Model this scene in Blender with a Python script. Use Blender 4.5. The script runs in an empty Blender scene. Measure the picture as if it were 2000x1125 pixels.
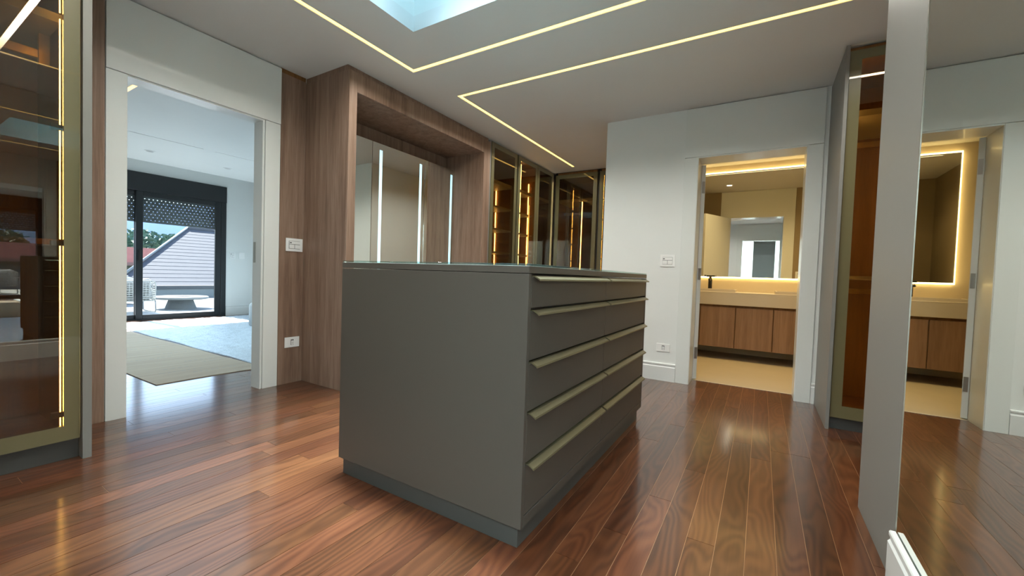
import bpy, bmesh, math, random
from mathutils import Vector, Matrix
random.seed(7)
SC = bpy.context.scene
COL = SC.collection

# ------------------------------------------------------------------ camera
F_PX = 801.772
YAW, PITCH, ROLL = 0.5449867, -0.03148697, 0.03359405
cam = bpy.data.cameras.new('camera')
cam.sensor_width = 36.0
cam.lens = 36.0 * F_PX / 2000.0
cam.clip_start = 0.02
cam.clip_end = 400
cob = bpy.data.objects.new('camera', cam)
COL.objects.link(cob)
_r = Vector((math.cos(YAW), math.sin(YAW), 0)); _f = Vector((-math.sin(YAW), math.cos(YAW), 0)); _u = Vector((0, 0, 1))
_f2 = math.cos(PITCH) * _f + math.sin(PITCH) * _u
_u2 = math.cos(PITCH) * _u - math.sin(PITCH) * _f
_r3 = math.cos(ROLL) * _r + math.sin(ROLL) * _u2
_u3 = math.cos(ROLL) * _u2 - math.sin(ROLL) * _r
M3 = Matrix((_r3, _u3, -_f2)).transposed()
cob.matrix_world = Matrix.Translation((0, 0, 0.95)) @ M3.to_4x4()
SC.camera = cob

# ------------------------------------------------------------------ colour management, world, sun, area lights
SC.view_settings.view_transform = 'Standard'
SC.view_settings.look = 'None'
SC.view_settings.gamma = 1.0
SC.view_settings.use_curve_mapping = False
SC.view_settings.exposure = 0.4

world = bpy.data.worlds.new('world'); SC.world = world
world.use_nodes = True
wn = world.node_tree.nodes; wl = world.node_tree.links
wn.clear()
w_out = wn.new('ShaderNodeOutputWorld'); w_bg = wn.new('ShaderNodeBackground')
sky = wn.new('ShaderNodeTexSky'); sky.sky_type = 'NISHITA'
sky.sun_disc = False
sky.sun_elevation = math.radians(47); sky.sun_rotation = math.radians(268)
sky.air_density = 1.0; sky.dust_density = 0.6; sky.ozone_density = 1.5
wl.new(sky.outputs[0], w_bg.inputs[0]); wl.new(w_bg.outputs[0], w_out.inputs[0])
w_bg.inputs[1].default_value = 0.45

def add_sun(direction, strength, color):
    l = bpy.data.lights.new('sun', 'SUN'); l.energy = strength; l.color = color; l.angle = 0.009
    o = bpy.data.objects.new('sun', l); COL.objects.link(o)
    o.rotation_euler = Vector(direction).to_track_quat('-Z', 'Y').to_euler()
add_sun((1.5, 0.06, -1.62), 21.0, (1.0, 0.98, 0.94))

def area(name, loc, direction, sx, sy, power, color, spread=180):
    l = bpy.data.lights.new(name, 'AREA'); l.shape = 'RECTANGLE'; l.size = sx; l.size_y = sy
    l.energy = power; l.color = color; l.spread = math.radians(spread)
    o = bpy.data.objects.new(name, l); COL.objects.link(o)
    d = Vector(direction)
    up = Vector((0, 1, 0)) if abs(d.z) > 0.9 else Vector((0, 0, 1))
    z = -d.normalized(); x = up.cross(z).normalized(); y = z.cross(x)
    o.matrix_world = Matrix.Translation(loc) @ Matrix((x, y, z)).transposed().to_4x4()
    return o
CEIL = 2.515
DAY = (0.80, 0.93, 1.0)
WARM = (1.0, 0.965, 0.88)
GOLD = (1.0, 0.66, 0.26)
# daylight under the skylight glazing, at the top of the shaft, then an added beam
area('skylight_daylight', (-1.4475, 1.4965, 3.38), (0, 0, -1), 1.1, 0.92, 8, (0.36, 0.76, 1.0), 180)
area('skylight_added_beam', (-1.4475, 1.4965, 3.37), (0, 0, -1), 0.6, 0.45, 52, (0.66, 0.88, 1.0), 50)  # narrow beam added to brighten the room while missing the shaft walls
# light of the recessed ceiling strips (the fittings themselves are built below)
SPR = 146
P_M = 5.2    # watts per metre
def strip_light(x0, y0, x1, y1):
    L = math.hypot(x1 - x0, y1 - y0)
    horiz = abs(x1 - x0) > abs(y1 - y0)
    area('strip_lamp', ((x0 + x1) / 2, (y0 + y1) / 2, 2.511), (0, 0, -1), L if horiz else 0.034, 0.034 if horiz else L, P_M * L, WARM, SPR)
STRIPS_A = [(-2.395, 0.64, -2.395, 2.357), (-2.395, 2.357, -0.50, 2.357), (-0.50, 2.357, -0.50, 0.64), (-0.50, 0.64, -2.395, 0.64)]
STRIPS_B = [(-2.355, 2.886, 2.0, 2.886), (-2.355, 2.886, -2.355, 5.44)]
for s in STRIPS_A + STRIPS_B: strip_light(*s)
# bathroom ceiling strip; added hallway and bedroom fills under ceilings, standing in for daylight
area('bath_lamp', (0.1, 5.25, 2.505), (0, 0, -1), 2.0, 0.9, 19, (1.0, 0.72, 0.32), 118)
area('hall_fill', (-0.06, -1.35, 2.50), (0, 0, -1), 1.2, 1.5, 112, (0.78, 0.95, 1.0), 165)
area('bedroom_fill', (-6.2, 1.9, 2.50), (0, 0, -1), 3.0, 3.0, 48, (0.66, 0.88, 1.0), 130)  # added unseen fill that brightens the bedroom; no fitting there

# ------------------------------------------------------------------ materials
def new_mat(name):
    m = bpy.data.materials.new(name); m.use_nodes = True
    return m, m.node_tree.nodes, m.node_tree.links, m.node_tree.nodes['Principled BSDF']
def mat(name, color, rough=0.5, metal=0.0, coat=0.0, var=0.0, scale=8.0, bump=0.0, bscale=200.0, spec=0.5):
    m, n, l, p = new_mat(name)
    p.inputs['Base Color'].default_value = (*color, 1)
    p.inputs['Roughness'].default_value = rough
    p.inputs['Metallic'].default_value = metal
    p.inputs['Coat Weight'].default_value = coat
    p.inputs['Specular IOR Level'].default_value = spec
    tc = n.new('ShaderNodeTexCoord')
    if var > 0:
        nz = n.new('ShaderNodeTexNoise'); nz.inputs['Scale'].default_value = scale; nz.inputs['Detail'].default_value = 5
        l.new(tc.outputs['Object'], nz.inputs['Vector'])
        mx = n.new('ShaderNodeMixRGB')
        mx.inputs[1].default_value = (*[c * (1 - var) for c in color], 1)
        mx.inputs[2].default_value = (*[min(1, c * (1 + var)) for c in color], 1)
        l.new(nz.outputs['Fac'], mx.inputs[0]); l.new(mx.outputs[0], p.inputs['Base Color'])
    if bump > 0:
        nb = n.new('ShaderNodeTexNoise'); nb.inputs['Scale'].default_value = bscale; nb.inputs['Detail'].default_value = 3
        l.new(tc.outputs['Object'], nb.inputs['Vector'])
        b = n.new('ShaderNodeBump'); b.inputs['Strength'].default_value = bump; b.inputs['Distance'].default_value = 0.002
        l.new(nb.outputs['Fac'], b.inputs['Height']); l.new(b.outputs[0], p.inputs['Normal'])
    return m
def emit(name, color, strength):
    m, n, l, p = new_mat(name)
    p.inputs['Base Color'].default_value = (0.8, 0.8, 0.75, 1)
    p.inputs['Emission Color'].default_value = (*color, 1)
    p.inputs['Emission Strength'].default_value = strength
    return m
def glass(name, tint, r0, gloss=(1, 1, 1), rmax=1.0):
    m = bpy.data.materials.new(name); m.use_nodes = True
    n = m.node_tree.nodes; l = m.node_tree.links; n.clear()
    out = n.new('ShaderNodeOutputMaterial'); mix = n.new('ShaderNodeMixShader')
    tr = n.new('ShaderNodeBsdfTransparent'); tr.inputs[0].default_value = (*tint, 1)
    gl = n.new('ShaderNodeBsdfGlossy'); gl.inputs['Roughness'].default_value = 0.0; gl.inputs[0].default_value = (*gloss, 1)
    lw = n.new('ShaderNodeLayerWeight'); lw.inputs[0].default_value = 0.5
    pw = n.new('ShaderNodeMath'); pw.operation = 'POWER'; pw.inputs[1].default_value = 5.0
    ma = n.new('ShaderNodeMath'); ma.operation = 'MULTIPLY_ADD'; ma.inputs[1].default_value = rmax - r0; ma.inputs[2].default_value = r0
    l.new(lw.outputs['Facing'], pw.inputs[0]); l.new(pw.outputs[0], ma.inputs[0]); l.new(ma.outputs[0], mix.inputs[0])
    l.new(tr.outputs[0], mix.inputs[1]); l.new(gl.outputs[0], mix.inputs[2]); l.new(mix.outputs[0], out.inputs[0])
    return m
def ramp(n, stops):
    r = n.new('ShaderNodeValToRGB'); e = r.color_ramp.elements
    e[0].position, e[0].color = stops[0][0], (*stops[0][1], 1)
    e[1].position, e[1].color = stops[-1][0], (*stops[-1][1], 1)
    for pos, c in stops[1:-1]:
        k = e.new(pos); k.color = (*c, 1)
    return r
def veneer(name, dark, mid, light, rough=0.5, axis=2, fine=1.0, spec=0.3):
    """straight-grained veneer, grain along the given axis"""
    m, n, l, p = new_mat(name)
    tc = n.new('ShaderNodeTexCoord')
    mp = n.new('ShaderNodeMapping'); s = [9.0 * fine] * 3; s[axis] = 0.45
    mp.inputs['Scale'].default_value = s
    l.new(tc.outputs['Object'], mp.inputs['Vector'])
    n1 = n.new('ShaderNodeTexNoise'); n1.inputs['Scale'].default_value = 2.2; n1.inputs['Detail'].default_value = 6; n1.inputs['Distortion'].default_value = 0.6
    n2 = n.new('ShaderNodeTexNoise'); n2.inputs['Scale'].default_value = 14; n2.inputs['Detail'].default_value = 4
    l.new(mp.outputs[0], n1.inputs['Vector']); l.new(mp.outputs[0], n2.inputs['Vector'])
    mm = n.new('ShaderNodeMath'); mm.operation = 'MULTIPLY_ADD'; mm.inputs[1].default_value = 0.35
    l.new(n2.outputs['Fac'], mm.inputs[0])
    mm2 = n.new('ShaderNodeMath'); mm2.operation = 'MULTIPLY'; mm2.inputs[1].default_value = 0.65
    l.new(n1.outputs['Fac'], mm2.inputs[0]); l.new(mm2.outputs[0], mm.inputs[2])
    r = ramp(n, [(0.30, dark), (0.50, mid), (0.72, light)])
    l.new(mm.outputs[0], r.inputs[0]); l.new(r.outputs[0], p.inputs['Base Color'])
    p.inputs['Roughness'].default_value = rough; p.inputs['Specular IOR Level'].default_value = spec
    b = n.new('ShaderNodeBump'); b.inputs['Strength'].default_value = 0.12; b.inputs['Distance'].default_value = 0.001
    l.new(n2.outputs['Fac'], b.inputs['Height']); l.new(b.outputs[0], p.inputs['Normal'])
    return m
def plank_mat(name):
    m, n, l, p = new_mat(name)
    tc = n.new('ShaderNodeTexCoord'); oi = n.new('ShaderNodeObjectInfo')
    off = n.new('ShaderNodeVectorMath'); off.operation = 'SCALE'; off.inputs[0].default_value = (37.0, 91.0, 53.0)
    l.new(oi.outputs['Random'], off.inputs['Scale'])
    ad = n.new('ShaderNodeVectorMath'); ad.operation = 'ADD'
    l.new(tc.outputs['Object'], ad.inputs[0]); l.new(off.outputs[0], ad.inputs[1])
    def noise(scale3, sc, det, dist=0.0):
        mp = n.new('ShaderNodeMapping'); mp.inputs['Scale'].default_value = scale3
        l.new(ad.outputs[0], mp.inputs['Vector'])
        q = n.new('ShaderNodeTexNoise'); q.inputs['Scale'].default_value = sc; q.inputs['Detail'].default_value = det; q.inputs['Distortion'].default_value = dist
        l.new(mp.outputs[0], q.inputs['Vector']); return q.outputs['Fac']
    def madd(a, k, b):
        q = n.new('ShaderNodeMath'); q.operation = 'MULTIPLY_ADD'; q.inputs[1].default_value = k
        l.new(a, q.inputs[0])
        if isinstance(b, float): q.inputs[2].default_value = b
        else: l.new(b, q.inputs[2])
        return q.outputs[0]
    slow = noise((4.0, 0.8, 4.0), 1.0, 2.0)
    warp = noise((6.5, 1.5, 6.5), 1.0, 1.5, 0.4)
    fine = noise((60.0, 1.6, 60.0), 1.4, 4.0)
    n2 = None
    sx = n.new('ShaderNodeSeparateXYZ'); l.new(ad.outputs[0], sx.inputs[0])
    ph = madd(warp, 62.0, madd(sx.outputs[0], 150.0, 0.0))
    sn = n.new('ShaderNodeMath'); sn.operation = 'SINE'; l.new(ph, sn.inputs[0])
    v = madd(slow, 0.52, madd(sn.outputs[0], 0.070, madd(fine, 0.16, 0.165)))
    r = ramp(n, [(0.28, (0.034, 0.0115, 0.0055)), (0.44, (0.078, 0.0265, 0.0115)), (0.60, (0.122, 0.043, 0.018)), (0.80, (0.185, 0.072, 0.030))])
    l.new(v, r.inputs[0])
    hs = n.new('ShaderNodeHueSaturation')
    rv = n.new('ShaderNodeMapRange'); rv.inputs[3].default_value = 0.76; rv.inputs[4].default_value = 1.16
    l.new(oi.outputs['Random'], rv.inputs[0]); l.new(rv.outputs[0], hs.inputs['Value'])
    wn2 = n.new('ShaderNodeTexWhiteNoise'); wn2.noise_dimensions = '1D'; l.new(oi.outputs['Random'], wn2.inputs['W'])
    rh = n.new('ShaderNodeMapRange'); rh.inputs[3].default_value = 0.4965; rh.inputs[4].default_value = 0.5045
    l.new(wn2.outputs['Value'], rh.inputs[0]); l.new(rh.outputs[0], hs.inputs['Hue'])
    l.new(r.outputs[0], hs.inputs['Color']); l.new(hs.outputs[0], p.inputs['Base Color'])
    p.inputs['Roughness'].default_value = 0.32
    p.inputs['Specular IOR Level'].default_value = 0.15
    p.inputs['Coat Weight'].default_value = 1.0; p.inputs['Coat Roughness'].default_value = 0.13; p.inputs['Coat IOR'].default_value = 1.55
    b = n.new('ShaderNodeBump'); b.inputs['Strength'].default_value = 0.10; b.inputs['Distance'].default_value = 0.001
    l.new(fine, b.inputs['Height']); l.new(b.outputs[0], p.inputs['Normal'])
    return m

M = {}
M['paint'] = mat('white_wall_paint', (0.80, 0.825, 0.81), 0.55, var=0.02, scale=3, bump=0.05, bscale=300)
M['lacquer'] = mat('white_satin_lacquer', (0.78, 0.81, 0.79), 0.28, coat=0.15, var=0.015, scale=2)
M['ceil'] = mat('ceiling_paint', (0.76, 0.76, 0.75), 0.75, var=0.02, scale=2)
M['skirting'] = mat('white_skirting_paint', (0.78, 0.80, 0.79), 0.35)
M['plank'] = plank_mat('oiled_hardwood')
M['joint'] = mat('tan_joint_filler', (0.27, 0.135, 0.06), 0.5)
M['veneer'] = veneer('walnut_veneer', (0.165, 0.097, 0.066), (0.265, 0.172, 0.122), (0.370, 0.255, 0.190), 0.42)
M['veneer_dark'] = veneer('brown_wardrobe_veneer', (0.14, 0.062, 0.020), (0.22, 0.102, 0.033), (0.30, 0.145, 0.052), 0.5)
M['vanity'] = veneer('vanity_walnut_veneer', (0.20, 0.115, 0.068), (0.28, 0.165, 0.10), (0.36, 0.22, 0.14), 0.42)
M['island'] = mat('taupe_lacquer', (0.086, 0.078, 0.067), 0.45, var=0.02, scale=2)
M['island_plinth'] = mat('grey_plinth_laminate', (0.075, 0.077, 0.073), 0.45)
M['grey'] = mat('grey_lacquer_panel', (0.235, 0.232, 0.215), 0.5, var=0.02, scale=2)
M['olive'] = mat('champagne_back_painted_frame', (0.165, 0.150, 0.075), 0.30, var=0.03, scale=20, coat=1.0)
M['olive'].node_tree.nodes['Principled BSDF'].inputs['Coat Roughness'].default_value = 0.01
M['handle'] = mat('brushed_champagne_handle', (0.17, 0.152, 0.088), 0.38, metal=0.4, var=0.04, scale=40)
M['brass'] = mat('gold_rail_metal', (0.62, 0.42, 0.15), 0.3, metal=0.9)
M['plinth'] = mat('charcoal_plinth', (0.085, 0.088, 0.085), 0.45)
M['carcass'] = mat('grey_melamine', (0.46, 0.44, 0.39), 0.5)
M['bronze'] = glass('bronze_glass', (0.62, 0.51, 0.33), 0.12, (0.95, 0.93, 0.88))
M['clear'] = glass('clear_glass', (0.96, 0.985, 0.98), 0.03)
m_, n_, l_, p_ = new_mat('opal_skylight_glass'); M['opal'] = m_
p_.inputs['Base Color'].default_value = (0.8, 0.85, 0.88, 1); p_.inputs['Transmission Weight'].default_value = 0.0
_t = n_.new('ShaderNodeBsdfTranslucent'); _t.inputs[0].default_value = (0.10, 0.13, 0.15, 1)  # opal pane made up to keep direct sun off the shaft walls
l_.new(_t.outputs[0], n_['Material Output'].inputs[0])
M['islandglass'] = glass('island_top_glass', (0.74, 0.86, 0.85), 0.05)
M['mirror'] = mat('mirror_silver', (0.80, 0.83, 0.79), 0.012, metal=1.0)
M['bathmirror'] = mat('bath_mirror_silver', (0.86, 0.86, 0.83), 0.0, metal=1.0)
M['strip'] = emit('warm_strip_diffuser', (1.0, 0.66, 0.165), 2.2)
M['cabled'] = emit('wardrobe_led', (1.0, 0.74, 0.32), 24.0)
M['coolled'] = emit('cool_mirror_led', (0.40, 0.78, 0.93), 0.72)
M['bathled'] = emit('bath_mirror_led', (1.0, 0.72, 0.28), 6.0)
M['bathstrip'] = emit('bath_strip_diffuser', (1.0, 0.85, 0.50), 2.2)
M['spot'] = emit('spot_lens', (1.0, 0.95, 0.8), 2.0)
M['spotoff'] = mat('spot_trim_white', (0.6, 0.6, 0.6), 0.3)
M['plastic'] = mat('white_switch_plastic', (0.90, 0.91, 0.90), 0.3)
M['plasticshade'] = mat('shadowed_switch_gap', (0.14, 0.145, 0.145), 0.5)  # shade in the plate gaps put into the colour; also indicator and pin holes
M['black'] = mat('black_aluminium', (0.012, 0.015, 0.018), 0.35)
M['blackm'] = mat('matte_black_metal', (0.012, 0.011, 0.010), 0.4)
M['shutter'] = mat('grey_shutter_slat', (0.10, 0.115, 0.125), 0.5)
M['steel'] = mat('satin_steel', (0.42, 0.40, 0.36), 0.35, metal=0.9)
M['bathstone'] = mat('beige_stone_top', (0.60, 0.53, 0.43), 0.35, var=0.04, scale=6)
M['bathtile'] = mat('ochre_wall_tile', (0.32, 0.25, 0.155), 0.4, var=0.08, scale=4)
M['bathfloor'] = mat('beige_floor_tile', (0.44, 0.37, 0.26), 0.4, var=0.10, scale=3)
M['bathwall'] = mat('cream_bath_wall', (0.66, 0.56, 0.40), 0.5)
M['card'] = veneer('grey_protective_card', (0.33, 0.265, 0.20), (0.40, 0.33, 0.25), (0.45, 0.375, 0.29), 0.8, axis=1, fine=1.4)
M['wrap'] = mat('white_bubble_wrap', (0.48, 0.56, 0.63), 0.4, var=0.35, scale=34, bump=1.0, bscale=60)
M['wrap'].node_tree.nodes['Bump'].inputs['Distance'].default_value = 0.008
M['terr'] = mat('pale_terrace_tile', (0.20, 0.225, 0.235), 0.6, var=0.08, scale=3)
M['parapet'] = mat('white_parapet_render', (0.19, 0.215, 0.22), 0.8)
M['shingle'] = mat('grey_roof_shingle', (0.085, 0.090, 0.108), 0.8, var=0.18, scale=5)
M['gutter'] = mat('dark_gutter', (0.05, 0.055, 0.065), 0.5)
M['redtile'] = mat('red_roof_tile', (0.42, 0.22, 0.195), 0.8, var=0.2, scale=4)
M['houses'] = mat('pale_house_render', (0.17, 0.19, 0.195), 0.8)
M['leaf'] = mat('tree_leaf', (0.10, 0.185, 0.14), 0.6, var=0.35, scale=1.5)
M['leafb'] = mat('tree_leaf_olive', (0.13, 0.15, 0.075), 0.6, var=0.4, scale=1.5)
M['bark'] = mat('bark', (0.08, 0.06, 0.045), 0.9)
M['hill'] = mat('hazy_blue_hill', (0.045, 0.120, 0.250), 1.0, var=0.25, scale=0.06)  # aerial haze is put into the blue colour
M['rope'] = mat('pale_rope_weave', (0.42, 0.43, 0.42), 0.8)
M['cushion'] = mat('white_cushion_cloth', (0.48, 0.50, 0.50), 0.9)
M['chairleg'] = mat('grey_chair_tube', (0.22, 0.24, 0.26), 0.4)
M['concrete'] = mat('pale_concrete', (0.20, 0.215, 0.22), 0.8, var=0.05, scale=8)
M['concretebase'] = mat('grey_concrete_base', (0.12, 0.135, 0.145), 0.8, var=0.05, scale=8)

# ------------------------------------------------------------------ helpers
def link(name, me, m, parent=None, loc=None):
    o = bpy.data.objects.new(name, me); COL.objects.link(o)
    if m is not None and len(me.materials) == 0: me.materials.append(m)
    if loc is not None: o.location = loc
    if parent is not None:
        o.parent = parent
        if loc is None:
            b = parent
            t = Vector((0, 0, 0))
            while b is not None:
                t += b.location; b = b.parent
            o.location = -t
    return o
def bm_box(bm, b):
    x0, x1, y0, y1, z0, z1 = b
    v = [bm.verts.new(c) for c in ((x0, y0, z0), (x1, y0, z0), (x1, y1, z0), (x0, y1, z0), (x0, y0, z1), (x1, y0, z1), (x1, y1, z1), (x0, y1, z1))]
    for f in ((3, 2, 1, 0), (4, 5, 6, 7), (0, 1, 5, 4), (1, 2, 6, 5), (2, 3, 7, 6), (3, 0, 4, 7)):
        bm.faces.new([v[i] for i in f])
def finish(bm, name, m, parent, bevel=0.0, smooth=False, seg=1):
    if bevel > 0:
        bmesh.ops.bevel(bm, geom=list(bm.edges), offset=bevel, segments=seg, affect='EDGES', profile=0.5)
    bmesh.ops.recalc_face_normals(bm, faces=list(bm.faces))
    me = bpy.data.meshes.new(name); bm.to_mesh(me); bm.free()
    if smooth:
        for p in me.polygons: p.use_smooth = True
    return link(name, me, m, parent)
def boxes(name, bs, m, parent=None, bevel=0.0, seg=1):
    bm = bmesh.new()
    if isinstance(bs, tuple): bs = [bs]
    for b in bs: bm_box(bm, b)
    return finish(bm, name, m, parent, bevel, seg=seg)
def prism(name, pts, axis, a0, a1, m, parent=None, bevel=0.0):
    """polygon pts (2D, in the two other axes in order) extruded along axis from a0 to a1"""
    bm = bmesh.new()
    def P(p, a):
        c = [0, 0, 0]; o = [i for i in range(3) if i != axis]
        c[o[0]], c[o[1]], c[axis] = p[0], p[1], a
        return c
    A = [bm.verts.new(P(p, a0)) for p in pts]; B = [bm.verts.new(P(p, a1)) for p in pts]
    n = len(pts)
    bm.faces.new(A); bm.faces.new(B[::-1])
    for i in range(n): bm.faces.new((A[i], B[i], B[(i + 1) % n], A[(i + 1) % n]))
    return finish(bm, name, m, parent, bevel)
def tube_bm(bm, pts, r, n=8, closed=False):
    pts = [Vector(p) for p in pts]; rings = []
    N = len(pts)
    prev = None
    for i, p in enumerate(pts):
        a = pts[(i - 1) % N] if (closed or i > 0) else p
        b = pts[(i + 1) % N] if (closed or i < N - 1) else p
        t = (b - a).normalized()
        if prev is None:
            ref = Vector((0, 0, 1)) if abs(t.z) < 0.9 else Vector((1, 0, 0))
            u = ref.cross(t).normalized()
        else:
            u = (prev - t * prev.dot(t)).normalized()
        prev = u; w = t.cross(u)
        rings.append([bm.verts.new(p + (u * math.cos(2 * math.pi * k / n) + w * math.sin(2 * math.pi * k / n)) * r) for k in range(n)])
    for i in range(N - 1 if not closed else N):
        A, B = rings[i], rings[(i + 1) % N]
        for k in range(n): bm.faces.new((A[k], A[(k + 1) % n], B[(k + 1) % n], B[k]))
    if not closed:
        bm.faces.new(rings[0][::-1]); bm.faces.new(rings[-1])
def tube(name, pts, r, m, parent=None, n=8, closed=False):
    bm = bmesh.new(); tube_bm(bm, pts, r, n, closed)
    return finish(bm, name, m, parent, smooth=True)
def lathe(name, prof, c, m, parent=None, n=32, smooth=False):
    bm = bmesh.new(); rings = []
    for r, z in prof:
        rings.append([bm.verts.new((c[0] + r * math.cos(2 * math.pi * k / n), c[1] + r * math.sin(2 * math.pi * k / n), c[2] + z)) for k in range(n)])
    for i in range(len(rings) - 1):
        for k in range(n): bm.faces.new((rings[i][k], rings[i][(k + 1) % n], rings[i + 1][(k + 1) % n], rings[i + 1][k]))
    bm.faces.new(rings[0][::-1]); bm.faces.new(rings[-1])
    return finish(bm, name, m, parent, smooth=smooth)
def grid(name, xs, ys, zs, keep, m, parent=None):
    """box lattice with the cells that keep(centre) accepts"""
    bm = bmesh.new()
    xs, ys, zs = sorted(set(xs)), sorted(set(ys)), sorted(set(zs))
    for i in range(len(xs) - 1):
        for j in range(len(ys) - 1):
            for k in range(len(zs) - 1):
                c = ((xs[i] + xs[i + 1]) / 2, (ys[j] + ys[j + 1]) / 2, (zs[k] + zs[k + 1]) / 2)
                if keep(*c): bm_box(bm, (xs[i], xs[i + 1], ys[j], ys[j + 1], zs[k], zs[k + 1]))
    bmesh.ops.remove_doubles(bm, verts=list(bm.verts), dist=1e-5)
    seen = {}
    for f in list(bm.faces):                     # drop the inner walls shared by two cells
        key = tuple(sorted(v.index for v in f.verts)) if False else tuple(sorted((round(v.co.x, 4), round(v.co.y, 4), round(v.co.z, 4)) for v in f.verts))
        seen.setdefault(key, []).append(f)
    bmesh.ops.delete(bm, geom=[f for fs in seen.values() if len(fs) > 1 for f in fs], context='FACES_ONLY')
    return finish(bm, name, m, parent)
def struct(o):
    o['kind'] = 'structure'; return o
def thing(name, label, cat, loc, group=None):
    o = bpy.data.objects.new(name, None); COL.objects.link(o); o.empty_display_size = 0.1
    o.location = loc; o['label'] = label; o['category'] = cat
    if group: o['group'] = group
    return o
def tag(o, label, cat, group=None, kind=None):
    o['label'] = label; o['category'] = cat
    if group: o['group'] = group
    if kind: o['kind'] = kind
    return o
def senv(name, loc):
    o = bpy.data.objects.new(name, None); COL.objects.link(o); o.location = loc; o['kind'] = 'structure'
    return o

# ------------------------------------------------------------------ floors
PW = 0.0938
def lay(parent, x0, x1, y0, y1, zt, lens, skip=None, phase=-0.0068, limit=None):
    k0 = math.floor((x0 - phase) / PW); k1 = math.ceil((x1 - phase) / PW)
    for k in range(k0, k1):
        a = max(x0, phase + k * PW); b = min(x1, phase + (k + 1) * PW)
        if b - a < 0.01: continue
        y = y0 - random.uniform(0, lens[1] * 0.8)
        while y < y1:
            L = random.uniform(*lens); ya, yb = max(y, y0), min(y + L, y1); y += L
            if yb - ya < 0.05: continue
            if skip and skip((a + b) / 2, ya, yb): continue
            bm = bmesh.new(); w, h = (b - a) / 2 - 0.0010, (yb - ya) / 2 - 0.0010
            bm_box(bm, (-w, w, -h, h, -0.012, 0))
            me = bpy.data.meshes.new('plank'); bm.to_mesh(me); bm.free()
            o = link('plank', me, M['plank'], parent, loc=((a + b) / 2, (ya + yb) / 2, zt))
fl = boxes('floor', [(-3.42, -1.40, -0.28, 6.23, -0.10, -0.0016), (-1.40, 2.20, -0.28, 4.28, -0.10, -0.0016)], M['joint']); struct(fl)
def hid(x, ya, yb):
    if -1.62 < x < -0.70 and ya > 1.28 and yb < 2.80: return True       # wholly under the island
    if x > 0.45 and yb < 2.25: return True                               # behind the mirror partition
    if x > -1.40 and ya > 4.3: return True
    if x < -2.80 and (yb < 0.60 or ya > 2.06): return True               # under the wardrobes
    if x < -2.80 and ya < 0.6: return False
    return False
lay(fl, -3.42, 2.2, -0.28, 4.28, 0.0, (1.1, 2.6), hid)
lay(fl, -2.80, -1.40, 4.28, 6.23, 0.0, (2.4, 2.6))
fb = boxes('floor', (-8.70, -3.42, -0.60, 4.40, -0.10, -0.0016), M['joint']); struct(fb)
lay(fb, -4.62, -3.42, -0.60, 4.40, 0.0, (1.2, 2.6))
lay(fb, -8.70, -8.0, -0.60, 4.40, 0.0, (2.2, 2.6))
far = bmesh.new()
for k in range(36): bm_box(far, (-8.0 + k * PW + 0.0007, -8.0 + (k + 1) * PW - 0.0007, -0.6, 4.4, -0.012, 0))
o = finish(far, 'plank', M['plank'], fb, 0); o['kind'] = 'stuff'
fbt = boxes('floor', (-1.25, 1.6, 4.285, 6.23, -0.10, 0.0), M['bathfloor']); struct(fbt)
fh = boxes('floor', (-0.80, 0.80, -6.6, -0.28, -0.10, 0.0), M['veneer']); struct(fh)
boxes('threshold', (-0.53, 0.265, 4.276, 4.292, -0.02, 0.003), M['bathstone'], fbt)

# ------------------------------------------------------------------ ceilings
W = 0.017
xs = [-3.42, 2.2, -2.015, -0.88]; ys = [-0.45, 6.23, 1.02, 1.973]
slots = []
for (a, b, c, d) in STRIPS_A + STRIPS_B:
    x0, x1, y0, y1 = min(a, c) - W, max(a, c) + W, min(b, d) - W, max(b, d) + W
    slots.append((x0, x1, y0, y1)); xs += [x0, x1]; ys += [y0, y1]
bs = (-0.95, 1.30, 5.63, 5.65); slots.append(bs); xs += [bs[0], bs[1]]; ys += [bs[2], bs[3]]
def keep_ceil(x, y, z):
    if -2.015 < x < -0.88 and 1.02 < y < 1.973: return False
    if z < CEIL + 0.02:
        for a, b, c, d in slots:
            if a < x < b and c < y < d: return False
    return True
ce = struct(grid('ceiling', xs, ys, [CEIL, CEIL + 0.012, CEIL + 0.10], keep_ceil, M['ceil']))
boxes('skylight_shaft', [(-2.055, -2.015, 0.98, 2.013, CEIL + 0.1001, 3.42), (-0.88, -0.84, 0.98, 2.013, CEIL + 0.1001, 3.42),
                         (-2.015, -0.88, 0.98, 1.02, CEIL + 0.1001, 3.42), (-2.015, -0.88, 1.973, 2.013, CEIL + 0.1001, 3.42)], M['paint'], ce)
boxes('skylight_pane', (-2.055, -0.84, 0.98, 2.013, 3.425, 3.433), M['opal'], ce)
# strip fittings
def strip_fit(label, segs, group=None):
    t = thing('ceiling_light', label, 'ceiling light', (segs[0][0], segs[0][1], CEIL))
    for (a, b, c, d) in segs:
        x0, x1, y0, y1 = min(a, c) - W + 0.003, max(a, c) + W - 0.003, min(b, d) - W + 0.003, max(b, d) + W - 0.003
        boxes('diffuser', (x0, x1, y0, y1, CEIL + 0.003, CEIL + 0.010), M['strip'], t)
    return t
def trim_segs(segs):   # stop each run short of the corner it shares so that the diffusers do not overlap
    out = []
    for i, (a, b, c, d) in enumerate(segs):
        out.append((a, b, c, d))
    return out
strip_fit('rectangular warm light line recessed in the ceiling around the skylight',
          [(-2.395, 0.64, -2.395, 2.357), (-2.395 + 2 * W, 2.357, -0.50 - 2 * W, 2.357), (-0.50, 2.357, -0.50, 0.64), (-0.50 - 2 * W, 0.64, -2.395 + 2 * W, 0.64)])
strip_fit('L-shaped warm light line recessed in the ceiling, ending above the rear wardrobes', [(-2.355, 2.886, 2.0, 2.886), (-2.355, 2.886 + 2 * W, -2.355, 5.44)])
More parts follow.
